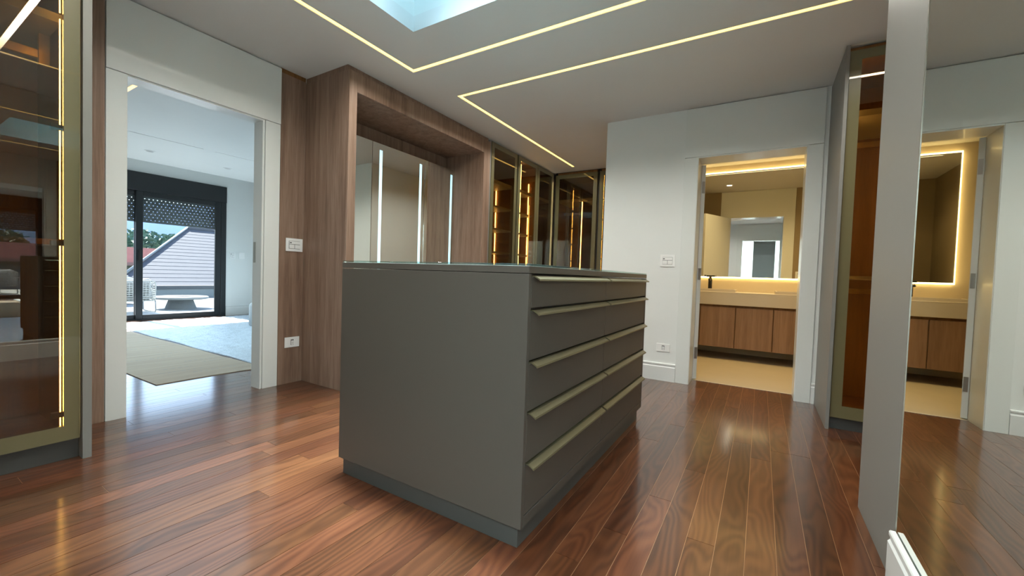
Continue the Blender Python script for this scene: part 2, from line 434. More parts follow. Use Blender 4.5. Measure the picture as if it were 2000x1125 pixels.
bt = thing('ceiling_light', 'thin bright light line across the bathroom ceiling near the mirror', 'ceiling light', (0.1, 5.64, CEIL))
boxes('diffuser', (-0.94, 1.29, 5.632, 5.648, CEIL + 0.002, CEIL + 0.009), M['bathstrip'], bt)

# ------------------------------------------------------------------ walls of the dressing room
struct(grid('wall_left', [-3.41, -3.30], [-0.45, 0.905, 1.71, 6.23], [0, 2.085, CEIL], lambda x, y, z: not (0.905 < y < 1.71 and z < 2.085), M['paint']))
struct(grid('wall_back', [-1.397, -0.545, 0.28, 2.2], [4.062, 4.28], [0, 2.085, CEIL], lambda x, y, z: not (-0.545 < x < 0.28 and z < 2.085), M['paint']))
struct(boxes('wall_side', (-1.397, -1.25, 4.28, 6.23, 0, CEIL), M['paint']))
struct(boxes('wall_rear', (-3.41, 2.2, 6.23, 6.35, 0, CEIL), M['bathwall']))
struct(boxes('wall_right', (0.412, 1.0, -0.28, 2.272, 0, CEIL), M['paint']))
struct(boxes('trim_9', (0.413, 1.0, 2.2725, 2.2845, 0, CEIL - 0.003), M['veneer_dark']))
struct(boxes('wall_right', (2.2, 2.3, -0.45, 6.35, 0, CEIL), M['paint']))
struct(grid('wall_front', [-3.41, -0.48, 0.36, 2.2], [-0.45, -0.28], [0, 2.07, CEIL], lambda x, y, z: not (-0.48 < x < 0.36 and z < 2.07), M['paint']))
# lacquered door surrounds: header panel, two pilasters, jamb lining
t1 = senv('trim_1', (-3.30, 1.31, 0))
G = 0.0015
boxes('header_panel', (-3.30, -3.280, 0.820, 1.828, 2.070 + G, CEIL - 0.011), M['lacquer'], t1, 0.001)
boxes('pilaster', (-3.30, -3.284, 0.820, 0.915, 0, 2.070 - G), M['lacquer'], t1, 0.001)
boxes('pilaster', (-3.30, -3.284, 1.715, 1.828, 0, 2.070 - G), M['lacquer'], t1, 0.001)
boxes('jamb_lining', [(-3.415, -3.292, 0.905, 0.917, 0, 2.072), (-3.415, -3.292, 1.698, 1.710, 0, 2.072), (-3.415, -3.292, 0.917, 1.698, 2.060, 2.072)], M['lacquer'], t1)
boxes('strike_plate', (-3.402, -3.372, 1.6955, 1.6985, 0.98, 1.14), M['steel'], t1)
t2 = senv('trim_2', (-0.13, 4.06, 0))
boxes('header_panel', (-0.648, 0.374, 4.044, 4.062, 2.070 + G, CEIL - 0.009), M['lacquer'], t2, 0.001)
boxes('pilaster', (-0.648, -0.535, 4.047, 4.062, 0, 2.070 - G), M['lacquer'], t2, 0.001)
boxes('pilaster', (0.270, 0.374, 4.047, 4.062, 0, 2.070 - G), M['lacquer'], t2, 0.001)
boxes('jamb_lining', [(-0.545, -0.531, 4.052, 4.292, 0, 2.072), (0.266, 0.280, 4.052, 4.292, 0, 2.072), (-0.531, 0.266, 4.052, 4.292, 2.060, 2.072)], M['lacquer'], t2)
boxes('architrave', [(-0.66, -0.545, 4.28, 4.296, 0, CEIL - 0.004), (0.28, 0.42, 4.28, 4.296, 0, CEIL - 0.004), (-0.545, 0.28, 4.28, 4.296, 2.072, CEIL - 0.004)], M['lacquer'], t2)
t3 = senv('trim_3', (-0.06, -0.28, 0))
boxes('pilaster', [(-0.60, -0.48, -0.28, -0.262, 0, CEIL - 0.004)], M['lacquer'], t3, 0.001)
boxes('pilaster', [(0.36, 0.398, -0.28, -0.262, 0, CEIL - 0.004)], M['lacquer'], t3, 0.001)
boxes('header_panel', [(-0.48, 0.36, -0.28, -0.262, 2.07, CEIL - 0.004)], M['lacquer'], t3, 0.001)
def skirt_x(name, x0, x1, y, h=0.165):    # profile on a wall that faces -y
    return struct(prism(name, [(y, 0), (y - 0.018, 0), (y - 0.018, h - 0.035), (y - 0.012, h - 0.028), (y - 0.012, h - 0.020), (y - 0.016, h - 0.014), (y - 0.016, h - 0.004), (y - 0.013, h), (y, h)], 0, x0, x1, M['skirting']))
def skirt_y(name, x, y0, y1, h=0.165, s=-1):
    return struct(prism(name, [(x, 0), (x + s * 0.018, 0), (x + s * 0.018, h - 0.035), (x + s * 0.012, h - 0.028), (x + s * 0.012, h - 0.020), (x + s * 0.016, h - 0.014), (x + s * 0.016, h - 0.004), (x + s * 0.013, h), (x, h)], 1, y0, y1, M['skirting']))
skirt_x('baseboard_back', -1.397, -0.650, 4.062)
skirt_x('baseboard_back', 0.376, 0.402, 4.062)
skirt_y('baseboard_right', 0.3995, -0.26, 1.738, 0.178)

# wood panels either side of the bedroom doorway
tag(boxes('wood_panel', (-3.2995, -3.286, 1.832, 2.034, 0, CEIL - 0.035), M['veneer'], None, 0.001), 'narrow walnut wall panel between the white doorway and the mirror niche, with a switch', 'wall panel', 'walnut wall panels')
tag(boxes('wood_panel', (-3.2995, -3.286, 0.642, 0.816, 0, CEIL - 0.035), M['veneer'], None, 0.001), 'narrow walnut wall panel between the front glass wardrobe and the white doorway', 'wall panel', 'walnut wall panels')
struct(boxes('trim_4', [(-3.30, -3.292, 1.832, 2.034, CEIL - 0.035, CEIL), (-3.30, -3.292, 0.642, 0.816, CEIL - 0.035, CEIL)], M['veneer_dark']))

# ------------------------------------------------------------------ mirror niche
nz_ = thing('vanity_niche', 'tall walnut niche with a thick frame around three lit mirror doors', 'niche', (-3.0, 2.98, 0))
NX0, NX1, NY0, NY1 = -3.298, -2.735, 2.036, 3.930
boxes('side_panel', (NX0, NX1 - 0.024, NY0, NY0 + 0.07, 0, 2.470), M['veneer'], nz_, 0.001)
boxes('side_panel', (NX0, NX1 - 0.024, NY1 - 0.12, NY1, 0, 2.470), M['veneer'], nz_, 0.001)
boxes('top_panel', (NX0, NX1 - 0.024, NY0 + 0.072, NY1 - 0.122, 2.322, 2.470), M['veneer'], nz_, 0.001)
boxes('stile', (NX1 - 0.022, NX1, NY0, NY0 + 0.072, 0, 2.470), M['veneer'], nz_, 0.001)
boxes('stile', (NX1 - 0.022, NX1, NY1 - 0.12, NY1, 0, 2.470), M['veneer'], nz_, 0.001)
boxes('header', (NX1 - 0.022, NX1, NY0 + 0.073, NY1 - 0.121, 2.322, 2.470), M['veneer'], nz_, 0.001)
boxes('back_panel', (NX0, NX0 + 0.012, NY0 + 0.072, NY1 - 0.122, 0, 2.320), M['veneer'], nz_)
boxes('crown', (NX0, NX1 - 0.030, NY0 + 0.006, NY1 - 0.004, 2.471, CEIL - 0.001), M['veneer'], nz_)
ct = boxes('counter', (NX0 + 0.014, NX1 - 0.03, NY0 + 0.072, NY1 - 0.122, 0.72, 0.76), M['veneer'], nz_, 0.002)
mc = thing('mirror_cabinet', 'wall mirror cabinet of three doors with vertical cool light bars, set in the walnut niche', 'mirror cabinet', (-3.2, 2.98, 0.80))
MX = -3.157
boxes('body', (NX0 + 0.014, MX - 0.022, NY0 + 0.09, 3.806, 0.80, 2.150), M['veneer'], mc)
for (a, b, ls) in ((NY0 + 0.074, 2.612, [2.33]), (2.616, 3.310, [2.715, 3.250]), (3.314, 3.808, [3.755])):
    d = boxes('mirror_door', (MX - 0.020, MX, a, b, 0.80, 2.158), M['mirror'], mc, 0.0008)
    for y in ls:
        boxes('light_bar', (MX - 0.004, MX + 0.0012, y - 0.017, y + 0.017, 0.90, 2.098), M['coolled'], d)

# ------------------------------------------------------------------ glass wardrobes
def led(parent, x, y, z0, z1, cuts, w=0.0075):
    zs = [z0] + sorted(c for c in cuts if z0 < c < z1) + [z1]
    for i in range(len(zs) - 1):
        a = zs[i] + (0.014 if i else 0); b = zs[i + 1] - (0.014 if i < len(zs) - 2 else 0)
        boxes('led_strip', (x - w / 2, x + w / 2, y - w / 2, y + w / 2, a, b), M['cabled'], parent)
def glass_door(parent, axis, face, u0, u1, z0, z1, fw, out, hinge_u=None):
    """framed tinted door; axis 0: lies in x=face and runs along y; axis 1: lies in y=face and runs along x; out = +-1 room side"""
    d0, d1 = sorted((face, face - out * 0.022))
    def B(a, b, c, d, e0=d0, e1=d1):
        return (e0, e1, a, b, c, d) if axis == 0 else (a, b, e0, e1, c, d)
    dr = boxes('door', [B(u0, u0 + fw, z0, z1), B(u1 - fw, u1, z0, z1), B(u0 + fw, u1 - fw, z0, z0 + fw * 1.35), B(u0 + fw, u1 - fw, z1 - fw, z1)], M['olive'], parent)
    p0, p1 = sorted((face - out * 0.0008, face - out * 0.0058))
    boxes('pane', B(u0 + fw, u1 - fw, z0 + fw * 1.35, z1 - fw, p0, p1), M['bronze'], dr)
    if hinge_u is not None:
        for z in (z0 + 0.12, (z0 + z1) / 2 - 0.28, (z0 + z1) / 2 + 0.25, z1 - 0.14):
            h0, h1 = sorted((face - out * 0.024, face - out * 0.055))
            boxes('hinge', B(hinge_u - 0.022, hinge_u + 0.022, z - 0.012, z + 0.012, h0, h1), M['blackm'], dr)
    return dr

# front left wardrobe
wa = thing('glass_wardrobe', 'left foreground wardrobe with bronze glass doors in champagne frames, beside the bedroom doorway', 'wardrobe', (-3.0, 0.2, 0))
XF = -2.757
boxes('end_panel', (-3.298, -2.742, 0.606, 0.638, 0, CEIL - 0.002), M['grey'], wa, 0.001)
boxes('plinth', (-3.25, -2.80, -0.262, 0.604, 0, 0.098), M['plinth'], wa)
boxes('back_panel', (-3.298, -3.285, -0.262, 0.604, 0.10, CEIL - 0.01), M['veneer_dark'], wa)
boxes('side_panel', (-3.284, -2.80, 0.558, 0.577, 0.10, CEIL - 0.01), M['veneer_dark'], wa)
boxes('side_panel', (-3.284, -2.79, -0.262, -0.243, 0.10, CEIL - 0.01), M['veneer_dark'], wa)
boxes('bottom_panel', (-3.284, -2.79, -0.242, 0.557, 0.10, 0.125), M['veneer_dark'], wa)
boxes('top_panel', (-3.284, -2.79, -0.242, 0.557, CEIL - 0.04, CEIL - 0.01), M['veneer_dark'], wa)
boxes('shelf', (-3.284, -2.83, -0.242, 0.557, 2.045, 2.085), M['carcass'], wa, 0.001)
boxes('shelf', (-3.284, -2.83, -0.242, 0.557, 1.02, 1.045), M['veneer_dark'], wa, 0.001)
rl = boxes('hanging_rail', (-3.07, -3.045, -0.235, 0.52, 1.925, 1.965), M['brass'], wa, 0.002)
boxes('rail_bracket', (-3.075, -3.040, 0.521, 0.557, 1.90, 2.044), M['brass'], rl)
led(wa, -2.797, 0.5435, 0.13, CEIL - 0.05, [1.032, 2.065], 0.004)
glass_door(wa, 0, XF, 0.036, 0.600, 0.103, CEIL - 0.004, 0.052, 1, 0.535)
glass_door(wa, 0, XF, -0.262, 0.032, 0.103, CEIL - 0.004, 0.052, 1)

# rear wardrobes on the left wall: three units
def carcass(label, y0, y1, shelves, leds, extra=None, hang=False, group='rear glass wardrobes'):
    t = thing('glass_wardrobe', label, 'wardrobe', (-3.02, (y0 + y1) / 2, 0), group)
    boxes('plinth', (-3.25, -2.80, y0, y1, 0, 0.095), M['plinth'], t)
    boxes('back_panel', (-3.298, -3.285, y0, y1, 0.098, 2.45), M['veneer_dark'], t)
    boxes('side_panel', (-3.284, -2.775, y0, y0 + 0.019, 0.098, 2.45), M['veneer_dark'], t)
    boxes('side_panel', (-3.284, -2.775, y1 - 0.019, y1, 0.098, 2.45), M['veneer_dark'], t)
    boxes('bottom_panel', (-3.284, -2.79, y0 + 0.02, y1 - 0.02, 0.098, 0.12), M['veneer_dark'], t)
    boxes('top_panel', (-3.284, -2.775, y0 + 0.02, y1 - 0.02, 2.452, 2.505), M['veneer_dark'], t)
    for z, th in shelves:
        boxes('shelf', (-3.284, -2.80, y0 + 0.02, y1 - 0.02, z - th / 2, z + th / 2), M['carcass'], t, 0.0008)
    for (ly, z0, z1, lx) in leds: led(t, lx, ly, z0, z1, [z for z, th in shelves], 0.011 if lx == -2.812 else 0.007)
    if hang:
        r = boxes('hanging_rail', (-3.07, -3.045, y0 + 0.021, y1 - 0.021, 1.93, 1.965), M['brass'], t, 0.002)
    glass_door(t, 0, -2.745, y0 + 0.004, y1 - 0.004, 0.10, 2.495, 0.055, 1)
    return t
struct(boxes('trim_5', (-3.298, -2.75, 3.932, 3.972, 0, 2.50), M['grey']))
SH = [(2.075, 0.042), (1.782, 0.02), (1.508, 0.02), (1.225, 0.02), (0.94, 0.02), (0.65, 0.02), (0.36, 0.02)]
carcass('glass wardrobe with open shelves next to the walnut niche', 3.974, 4.560, SH, [(4.532, 0.13, 2.05, -3.04)])
struct(boxes('trim_6', (-3.298, -2.76, 4.562, 4.592, 0, 2.50), M['blackm']))
carcass('middle glass wardrobe on the left with a bright side light strip and shelves', 4.594, 5.122, SH, [(4.765, 0.13, 2.43, -2.812), (5.096, 0.13, 2.24, -2.87)])
carcass('third glass wardrobe from the niche, with hanging rail, at the rear corner', 5.124, 5.640, [(2.075, 0.042), (0.55, 0.02)], [], hang=True)

# back wardrobes facing the camera
def carcass_b(label, x0, x1, shelves, leds, hang=False):
    t = thing('glass_wardrobe', label, 'wardrobe', ((x0 + x1) / 2, 5.95, 0), 'rear glass wardrobes')
    Y0, Y1 = 5.66, 6.22
    boxes('plinth', (x0, x1, Y0 + 0.05, Y1 - 0.05, 0, 0.095), M['plinth'], t)
    boxes('back_panel', (x0, x1, Y1 - 0.013, Y1, 0.098, 2.45), M['veneer_dark'], t)
    boxes('side_panel', (x0, x0 + 0.019, Y0 + 0.03, Y1 - 0.014, 0.098, 2.45), M['veneer_dark'], t)
    boxes('side_panel', (x1 - 0.019, x1, Y0 + 0.03, Y1 - 0.014, 0.098, 2.45), M['veneer_dark'], t)
    boxes('bottom_panel', (x0 + 0.02, x1 - 0.02, Y0 + 0.04, Y1 - 0.014, 0.098, 0.12), M['veneer_dark'], t)
    boxes('top_panel', (x0 + 0.02, x1 - 0.02, Y0 + 0.03, Y1 - 0.014, 2.452, 2.505), M['veneer_dark'], t)
    for z, th in shelves:
        boxes('shelf', (x0 + 0.02, x1 - 0.02, Y0 + 0.055, Y1 - 0.014, z - th / 2, z + th / 2), M['carcass'], t, 0.0008)
    for (lx, z0, z1) in leds: led(t, lx, Y0 + 0.045, z0, z1, [z for z, th in shelves])
    if hang: boxes('divider', (-2.309, -2.291, Y0 + 0.055, Y1 - 0.014, 0.562, 2.066), M['veneer_dark'], t)
    if hang: boxes('hanging_rail', (x0 + 0.021, -2.310, Y0 + 0.29, Y0 + 0.315, 1.91, 1.945), M['brass'], t, 0.002)
    glass_door(t, 1, Y0, x0 + 0.004, x1 - 0.004, 0.10, 2.47, 0.058, -1)
    return t
carcass_b('glass wardrobe facing the camera at the rear corner, with hanging rail', -2.720, -2.062, [(2.09, 0.042), (0.55, 0.02)], [(-2.7215, 0.13, 2.40), (-2.30, 0.57, 2.06)], True)
carcass_b('narrow glass wardrobe facing the camera beside the white wall corner', -2.035, -1.402, SH, [(-1.985, 0.13, 2.43)])
struct(boxes('trim_7', [(-2.060, -2.037, 5.68, 6.22, 0, 2.50), (-2.742, -2.7285, 5.69, 6.22, 0, 2.50)], M['blackm']))
struct(boxes('trim_8', [(-2.74, -1.40, 5.70, 6.22, 2.506, CEIL), (-3.29, -2.78, 3.974, 5.64, 2.506, CEIL)], M['blackm']))

# right wardrobe behind the tall panel
wr = thing('glass_wardrobe', 'right wardrobe with bronze glass door beside the bathroom doorway, behind the tall grey panel', 'wardrobe', (0.9, 3.75, 0))
RY0, RY1 = 3.425, 4.055
boxes('end_panel', (0.404, 0.424, 3.405, 4.060, 0, CEIL - 0.012), M['grey'], wr, 0.001)
boxes('plinth', (0.426, 1.60, RY0 + 0.03, RY1, 0, 0.075), M['plinth'], wr)
boxes('back_panel', (0.426, 1.60, RY1 - 0.013, RY1, 0.08, 2.44), M['veneer_dark'], wr)
boxes('side_panel', (0.426, 0.445, RY0 + 0.03, RY1 - 0.014, 0.08, 2.44), M['veneer_dark'], wr)
boxes('side_panel', (1.58, 1.60, RY0 + 0.03, RY1 - 0.014, 0.08, 2.44), M['veneer_dark'], wr)
boxes('bottom_panel', (0.446, 1.579, RY0 + 0.03, RY1 - 0.014, 0.08, 0.105), M['veneer_dark'], wr)
boxes('top_panel', (0.426, 1.60, RY0 + 0.03, RY1, 2.442, 2.500), M['veneer_dark'], wr)
boxes('shelf', (0.446, 1.579, RY0 + 0.055, RY1 - 0.014, 2.06, 2.10), M['carcass'], wr, 0.001)
boxes('shelf', (0.446, 1.579, RY0 + 0.055, RY1 - 0.014, 1.00, 1.02), M['carcass'], wr, 0.001)
for z in (1.92, 0.90):
    boxes('hanging_rail', (0.446, 1.579, RY0 + 0.29, RY0 + 0.315, z, z + 0.035), M['brass'], wr, 0.002)
led(wr, 0.452, RY0 + 0.048, 0.13, 2.40, [1.01, 2.08], 0.012)
led(wr, 1.02, RY0 + 0.05, 0.13, 2.40, [1.01, 2.08])
glass_door(wr, 1, RY0, 0.428, 1.010, 0.08, 2.47, 0.060, -1)
glass_door(wr, 1, RY0, 1.014, 1.598, 0.08, 2.47, 0.060, -1)

# tall grey panel and mirror on the right
tag(boxes('tall_panel', (0.400, 0.4118, 1.752, 2.285, 0, CEIL - 0.003), M['grey'], None, 0.001), 'tall plain grey lacquered panel from floor to ceiling at right, beside the large mirror', 'panel')
mr = thing('wall_mirror', 'large floor-to-ceiling mirror on the right wall, beside the tall grey panel', 'mirror', (0.406, 0.74, 0))
boxes('mirror_plate', (0.4020, 0.4075, -0.259, 1.746, 0.001, CEIL - 0.003), M['mirror'], mr)
boxes('backing', (0.4076, 0.4118, -0.259, 1.746, 0.001, CEIL - 0.003), M['grey'], mr)
boxes('edge_strip', (0.4005, 0.4115, 1.7465, 1.7515, 0, CEIL - 0.003), M['steel'], mr)

# ------------------------------------------------------------------ island
isl = thing('drawer_island', 'taupe lacquered drawer island with champagne edge handles, standing on the wood floor', 'island', (-1.15, 2.03, 0))
IX0, IX1, IY0, IY1 = -1.640, -0.664, 1.203, 2.846
boxes('end_panel', (IX0, IX1, IY0, IY0 + 0.020, 0.080, 0.956), M['island'], isl, 0.0012)
boxes('end_panel', (IX0, IX1, IY1 - 0.020, IY1, 0.080, 0.956), M['island'], isl, 0.0012)
boxes('worktop', (IX0, IX1, IY0, IY1, 0.958, 0.983), M['island'], isl, 0.0012)
boxes('glass_top', (IX0 + 0.001, IX1 - 0.001, IY0 + 0.001, IY1 - 0.001, 0.9835, 0.9905), M['islandglass'], isl, 0.001)
boxes('plinth', (IX0 + 0.008, IX1 - 0.022, IY0 + 0.020, IY1 - 0.020, 0, 0.079), M['island_plinth'], isl, 0.001)
boxes('carcass', (IX0 + 0.022, IX1 - 0.030, IY0 + 0.021, IY1 - 0.021, 0.082, 0.955), M['plinth'], isl)
boxes('bottom_rail', (IX1 - 0.022, IX1, IY0 + 0.021, IY1 - 0.021, 0.080, 0.118), M['island'], isl, 0.0012)
boxes('back_panel', (IX0, IX0 + 0.020, IY0 + 0.021, IY1 - 0.021, 0.080, 0.956), M['island'], isl, 0.0012)
rows = [(0.840, 0.953), (0.660, 0.835), (0.483, 0.655), (0.305, 0.478), (0.122, 0.300)]
cols = [(IY0 + 0.023, 2.0085), (2.0115, IY1 - 0.023)]
for (ya, yb) in cols:
    for (za, zb) in rows:
        d = boxes('drawer', (IX1 - 0.020, IX1 - 0.001, ya, yb, za, zb - 0.007), M['island'], isl, 0.001)
        x = IX1
        prism('handle', [(x - 0.018, zb - 0.0065), (x - 0.018, zb - 0.0030), (x + 0.004, zb - 0.0030), (x + 0.024, zb - 0.0135), (x + 0.026, zb - 0.0195), (x + 0.023, zb - 0.0205), (x + 0.020, zb - 0.0165), (x + 0.002, zb - 0.0065)], 1, ya + 0.012, yb - 0.006, M['handle'], d)

# ------------------------------------------------------------------ switch and socket plates
def plate(name, label, cat, axis, face, out, u, z, w, h, kind, group=None):
    def B(a, b, c, d, t0, t1):
        lo, hi = sorted((face + out * t0, face + out * t1))
        return (lo, hi, a, b, c, d) if axis == 0 else (a, b, lo, hi, c, d)
    t = thing(name, label, cat, (face, u, z) if axis == 0 else (u, face, z), group)
    boxes('frame', B(u - w / 2, u + w / 2, z - h / 2, z + h / 2, 0.0003, 0.007), M['plastic'], t, 0.0015)
    if kind == 'switch':
        boxes('insert', B(u - w * 0.33, u + w * 0.33, z - h * 0.30, z + h * 0.30, 0.0071, 0.0078), M['plasticshade'], t)
        for a, b, c, d in ((-0.32, -0.012, -0.28, 0.02), (0.012, 0.32, -0.28, 0.02), (-0.32, 0.32, 0.05, 0.28)):
            boxes('rocker', B(u + a * w, u + b * w, z + c * h, z + d * h, 0.0079, 0.0115), M['plastic'], t, 0.001)
        boxes('indicator', B(u - 0.30 * w, u - 0.18 * w, z + 0.12 * h, z + 0.20 * h, 0.0116, 0.0120), M['plasticshade'], t)
    elif kind == 'socket':
        boxes('socket_face', B(u - w * 0.10, u + w * 0.10, z - h * 0.27, z + h * 0.27, 0.0071, 0.0078), M['plasticshade'], t)
        boxes('socket_insert', B(u - w * 0.075, u + w * 0.085, z - h * 0.25, z + h * 0.16, 0.0079, 0.0105), M['plastic'], t, 0.0012)
        for dz in (-0.12, 0.0):
            boxes('pin_hole', B(u - w * 0.012, u + w * 0.02, z + dz * h - 0.003, z + dz * h + 0.003, 0.0106, 0.0110), M['plasticshade'], t)
    else:
        boxes('cover', B(u - w * 0.36, u + w * 0.36, z - h * 0.36, z + h * 0.36, 0.0071, 0.0095), M['plastic'], t, 0.001)
plate('light_switch', 'white double light switch on the narrow walnut panel', 'light switch', 0, -3.286, 1, 1.952, 1.136, 0.140, 0.106, 'switch')
plate('wall_socket', 'white socket low on the narrow walnut panel', 'socket', 0, -3.286, 1, 1.946, 0.338, 0.122, 0.084, 'socket')
plate('light_switch', 'white light switch on the white wall left of the bathroom doorway', 'light switch', 1, 4.062, -1, -0.762, 1.133, 0.134, 0.114, 'switch')
plate('wall_socket', 'white socket above the baseboard left of the bathroom doorway', 'socket', 1, 4.062, -1, -0.766, 0.312, 0.120, 0.074, 'socket')
plate('light_switch', 'small white switch plate nearer the sliding door on the bedroom wall', 'light switch', 0, -8.70, 1, 3.957, 1.15, 0.10, 0.125, 'switch')
plate('blank_plate', 'small white blank plate near the bedroom corner', 'plate', 0, -8.70, 1, 4.123, 1.15, 0.10, 0.125, 'blank')
plate('wall_socket', 'white socket on the ochre bathroom wall right of the door, seen in the bathroom mirror', 'socket', 1, 4.2965, 1, 0.50, 1.10, 0.075, 0.12, 'socket')

# ------------------------------------------------------------------ bathroom
struct(boxes('wall_bathroom', [(-1.248, -0.662, 4.281, 4.2955, 0, CEIL - 0.001), (0.422, 1.6, 4.281, 4.2955, 0, CEIL - 0.001), (-1.2495, -1.238, 4.296, 6.229, 0, CEIL - 0.001), (1.59, 1.7, 4.296, 6.229, 0, CEIL - 0.001)], M['bathtile']))
dl = senv('door_1', (-0.513, 4.300, 0))
boxes('leaf', (-0.5305, -0.4955, 4.300, 5.085, 0.008, 2.055), M['lacquer'], dl, 0.001)
for z in (1.845, 1.02, 0.26):
    h = boxes('hinge', (-0.524, -0.500, 4.2955, 4.2998, z - 0.055, z + 0.055), M['steel'], dl)
for s in (-1, 1):
    xx = -0.4955 if s > 0 else -0.5305
    hd = boxes('handle_plate', tuple(sorted((xx, xx + s * 0.008))) + (5.005, 5.045, 0.94, 1.06), M['blackm'], dl)
    tube('door_handle', [(xx + s * 0.008, 5.025, 1.01), (xx + s * 0.048, 5.025, 1.01), (xx + s * 0.050, 5.010, 1.01), (xx + s * 0.050, 4.90, 1.01)], 0.009, M['blackm'], dl)
dl.rotation_euler.z = math.radians(24)
vy = 5.63
vt = thing('stone_counter', 'thick beige stone washbasin counter along the bathroom mirror wall', 'counter', (0.15, 5.93, 0.83))
boxes('apron', (-1.05, 1.45, vy, vy + 0.02, 0.672, 0.812), M['bathstone'], vt, 0.002)
boxes('top_slab', (-1.05, 1.45, vy, 6.228, 0.812, 0.830), M['bathstone'], vt, 0.002)
boxes('rear_body', (-1.05, 1.45, vy + 0.02, 6.228, 0.672, 0.811), M['bathstone'], vt)
def basin(label, x0, x1):
    t = thing('washbasin', label, 'washbasin', ((x0 + x1) / 2, 5.87, 0.83))
    y0, y1 = 5.655, 6.02
    boxes('rim', [(x0, x1, y0, y0 + 0.02, 0.8305, 0.862), (x0, x1, y1 - 0.02, y1, 0.8305, 0.862), (x0, x0 + 0.02, y0 + 0.02, y1 - 0.02, 0.8305, 0.862), (x1 - 0.02, x1, y0 + 0.02, y1 - 0.02, 0.8305, 0.862)], M['bathstone'], t)
    boxes('bowl', (x0 + 0.02, x1 - 0.02, y0 + 0.02, y1 - 0.02, 0.8305, 0.838), M['bathstone'], t)
    lathe('drain', [(0.0, 0.0), (0.025, 0.0), (0.025, 0.003), (0.0, 0.003)], ((x0 + x1) / 2, 5.84, 0.838), M['blackm'], t, 16)
basin('low raised stone washbasin at left on the counter, below the black tap', -0.98, -0.265)
basin('low raised stone washbasin at right on the counter, beside the doorway edge', 0.145, 0.86)
tp = thing('basin_tap', 'black basin tap standing behind the left washbasin', 'tap', (-0.585, 6.08, 0.83))
lathe('body', [(0.030, 0.0), (0.030, 0.006), (0.024, 0.010), (0.024, 0.150), (0.016, 0.165), (0.016, 0.185)], (-0.585, 6.08, 0.8305), M['blackm'], tp, 20)
boxes('lever', (-0.635, -0.530, 6.064, 6.096, 1.0160, 1.036), M['blackm'], tp, 0.004)
tube('spout', [(-0.585, 6.060, 0.965), (-0.585, 5.95, 0.985), (-0.585, 5.93, 0.975)], 0.012, M['blackm'], tp)
vc = thing('vanity_cabinet', 'wall-hung wooden vanity cabinet under the stone counter', 'cabinet', (0.15, 5.95, 0.15))
boxes('carcass', (-1.04, 1.44, vy + 0.035, 6.228, 0.150, 0.670), M['veneer_dark'], vc)
for i, x in enumerate((-1.040, -0.640, -0.250, 0.138, 0.530, 0.925)):
    x1_ = (-0.640, -0.250, 0.138, 0.530, 0.925, 1.44)[i]
    boxes('door', (x + 0.0045, x1_ - 0.0045, vy + 0.012, vy + 0.034, 0.152, 0.645), M['vanity'], vc, 0.001)
bmr = thing('bathroom_mirror', 'large backlit bathroom mirror above the stone counter', 'mirror', (0.15, 6.21, 1.0))
boxes('mirror_plate', (-0.945, 1.35, 6.180, 6.186, 1.022, 2.405), M['bathmirror'], bmr)
boxes('backing', (-0.90, 1.30, 6.187, 6.212, 1.06, 2.37), M['carcass'], bmr)
boxes('backlight', [(-0.957, 1.362, 6.190, 6.200, 1.004, 1.022), (-0.957, 1.362, 6.190, 6.200, 2.405, 2.425), (-0.957, -0.937, 6.190, 6.200, 1.022, 2.405), (1.342, 1.362, 6.190, 6.200, 1.022, 2.405)], M['bathled'], bmr)
dlt = thing('downlight', 'small square downlight in the bathroom ceiling, seen in its mirror', 'ceiling light', (-0.51, 4.86, CEIL))
boxes('trim_ring', (-0.565, -0.455, 4.805, 4.915, CEIL - 0.004, CEIL - 0.0005), M['plastic'], dlt)
boxes('lens', (-0.545, -0.475, 4.825, 4.895, CEIL - 0.006, CEIL - 0.0041), M['spot'], dlt)

# ------------------------------------------------------------------ hallway behind the camera (seen in mirrors)
struct(boxes('wall_hallway', [(-0.92, -0.80, -6.6, -0.45, 0, CEIL), (0.80, 0.92, -6.6, -0.45, 0, CEIL), (-0.92, 0.92, -6.72, -6.6, 0, CEIL)], M['paint']))
struct(boxes('ceiling', (-0.92, 0.92, -6.72, -0.45, CEIL, CEIL + 0.1), M['paint']))
struct(boxes('wall_hallway', [(-0.799, -0.27, -3.12, -3.0, 0, CEIL), (0.33, 0.799, -3.12, -3.0, 0, CEIL)], M['paint']))
for hy in (-4.6, -5.2):
    hd_ = thing('downlight', 'nearer round downlight in the hallway ceiling, seen in the bathroom mirror' if hy > -5 else 'farther round downlight in the hallway ceiling, seen in the bathroom mirror', 'ceiling light', (0.09, hy, CEIL), 'hallway downlights')
    lathe('trim_ring', [(0.055, -0.0005), (0.055, -0.004), (0.040, -0.006), (0.040, -0.002)], (0.09, hy, CEIL), M['plastic'], hd_, 20)
    lathe('lens', [(0.038, -0.0062), (0.038, -0.0075)], (0.09, hy, CEIL), M['spot'], hd_, 16)
d2 = senv('door_2', (0.0, -6.59, 0))
boxes('leaf', (-0.36, 0.44, -6.599, -6.565, 0.005, 2.06), M['lacquer'], d2, 0.002)
boxes('casing', [(-0.46, -0.365, -6.599, -6.575, 0, 2.16), (0.445, 0.54, -6.599, -6.575, 0, 2.16), (-0.365, 0.445, -6.599, -6.575, 2.065, 2.16)], M['skirting'], d2)

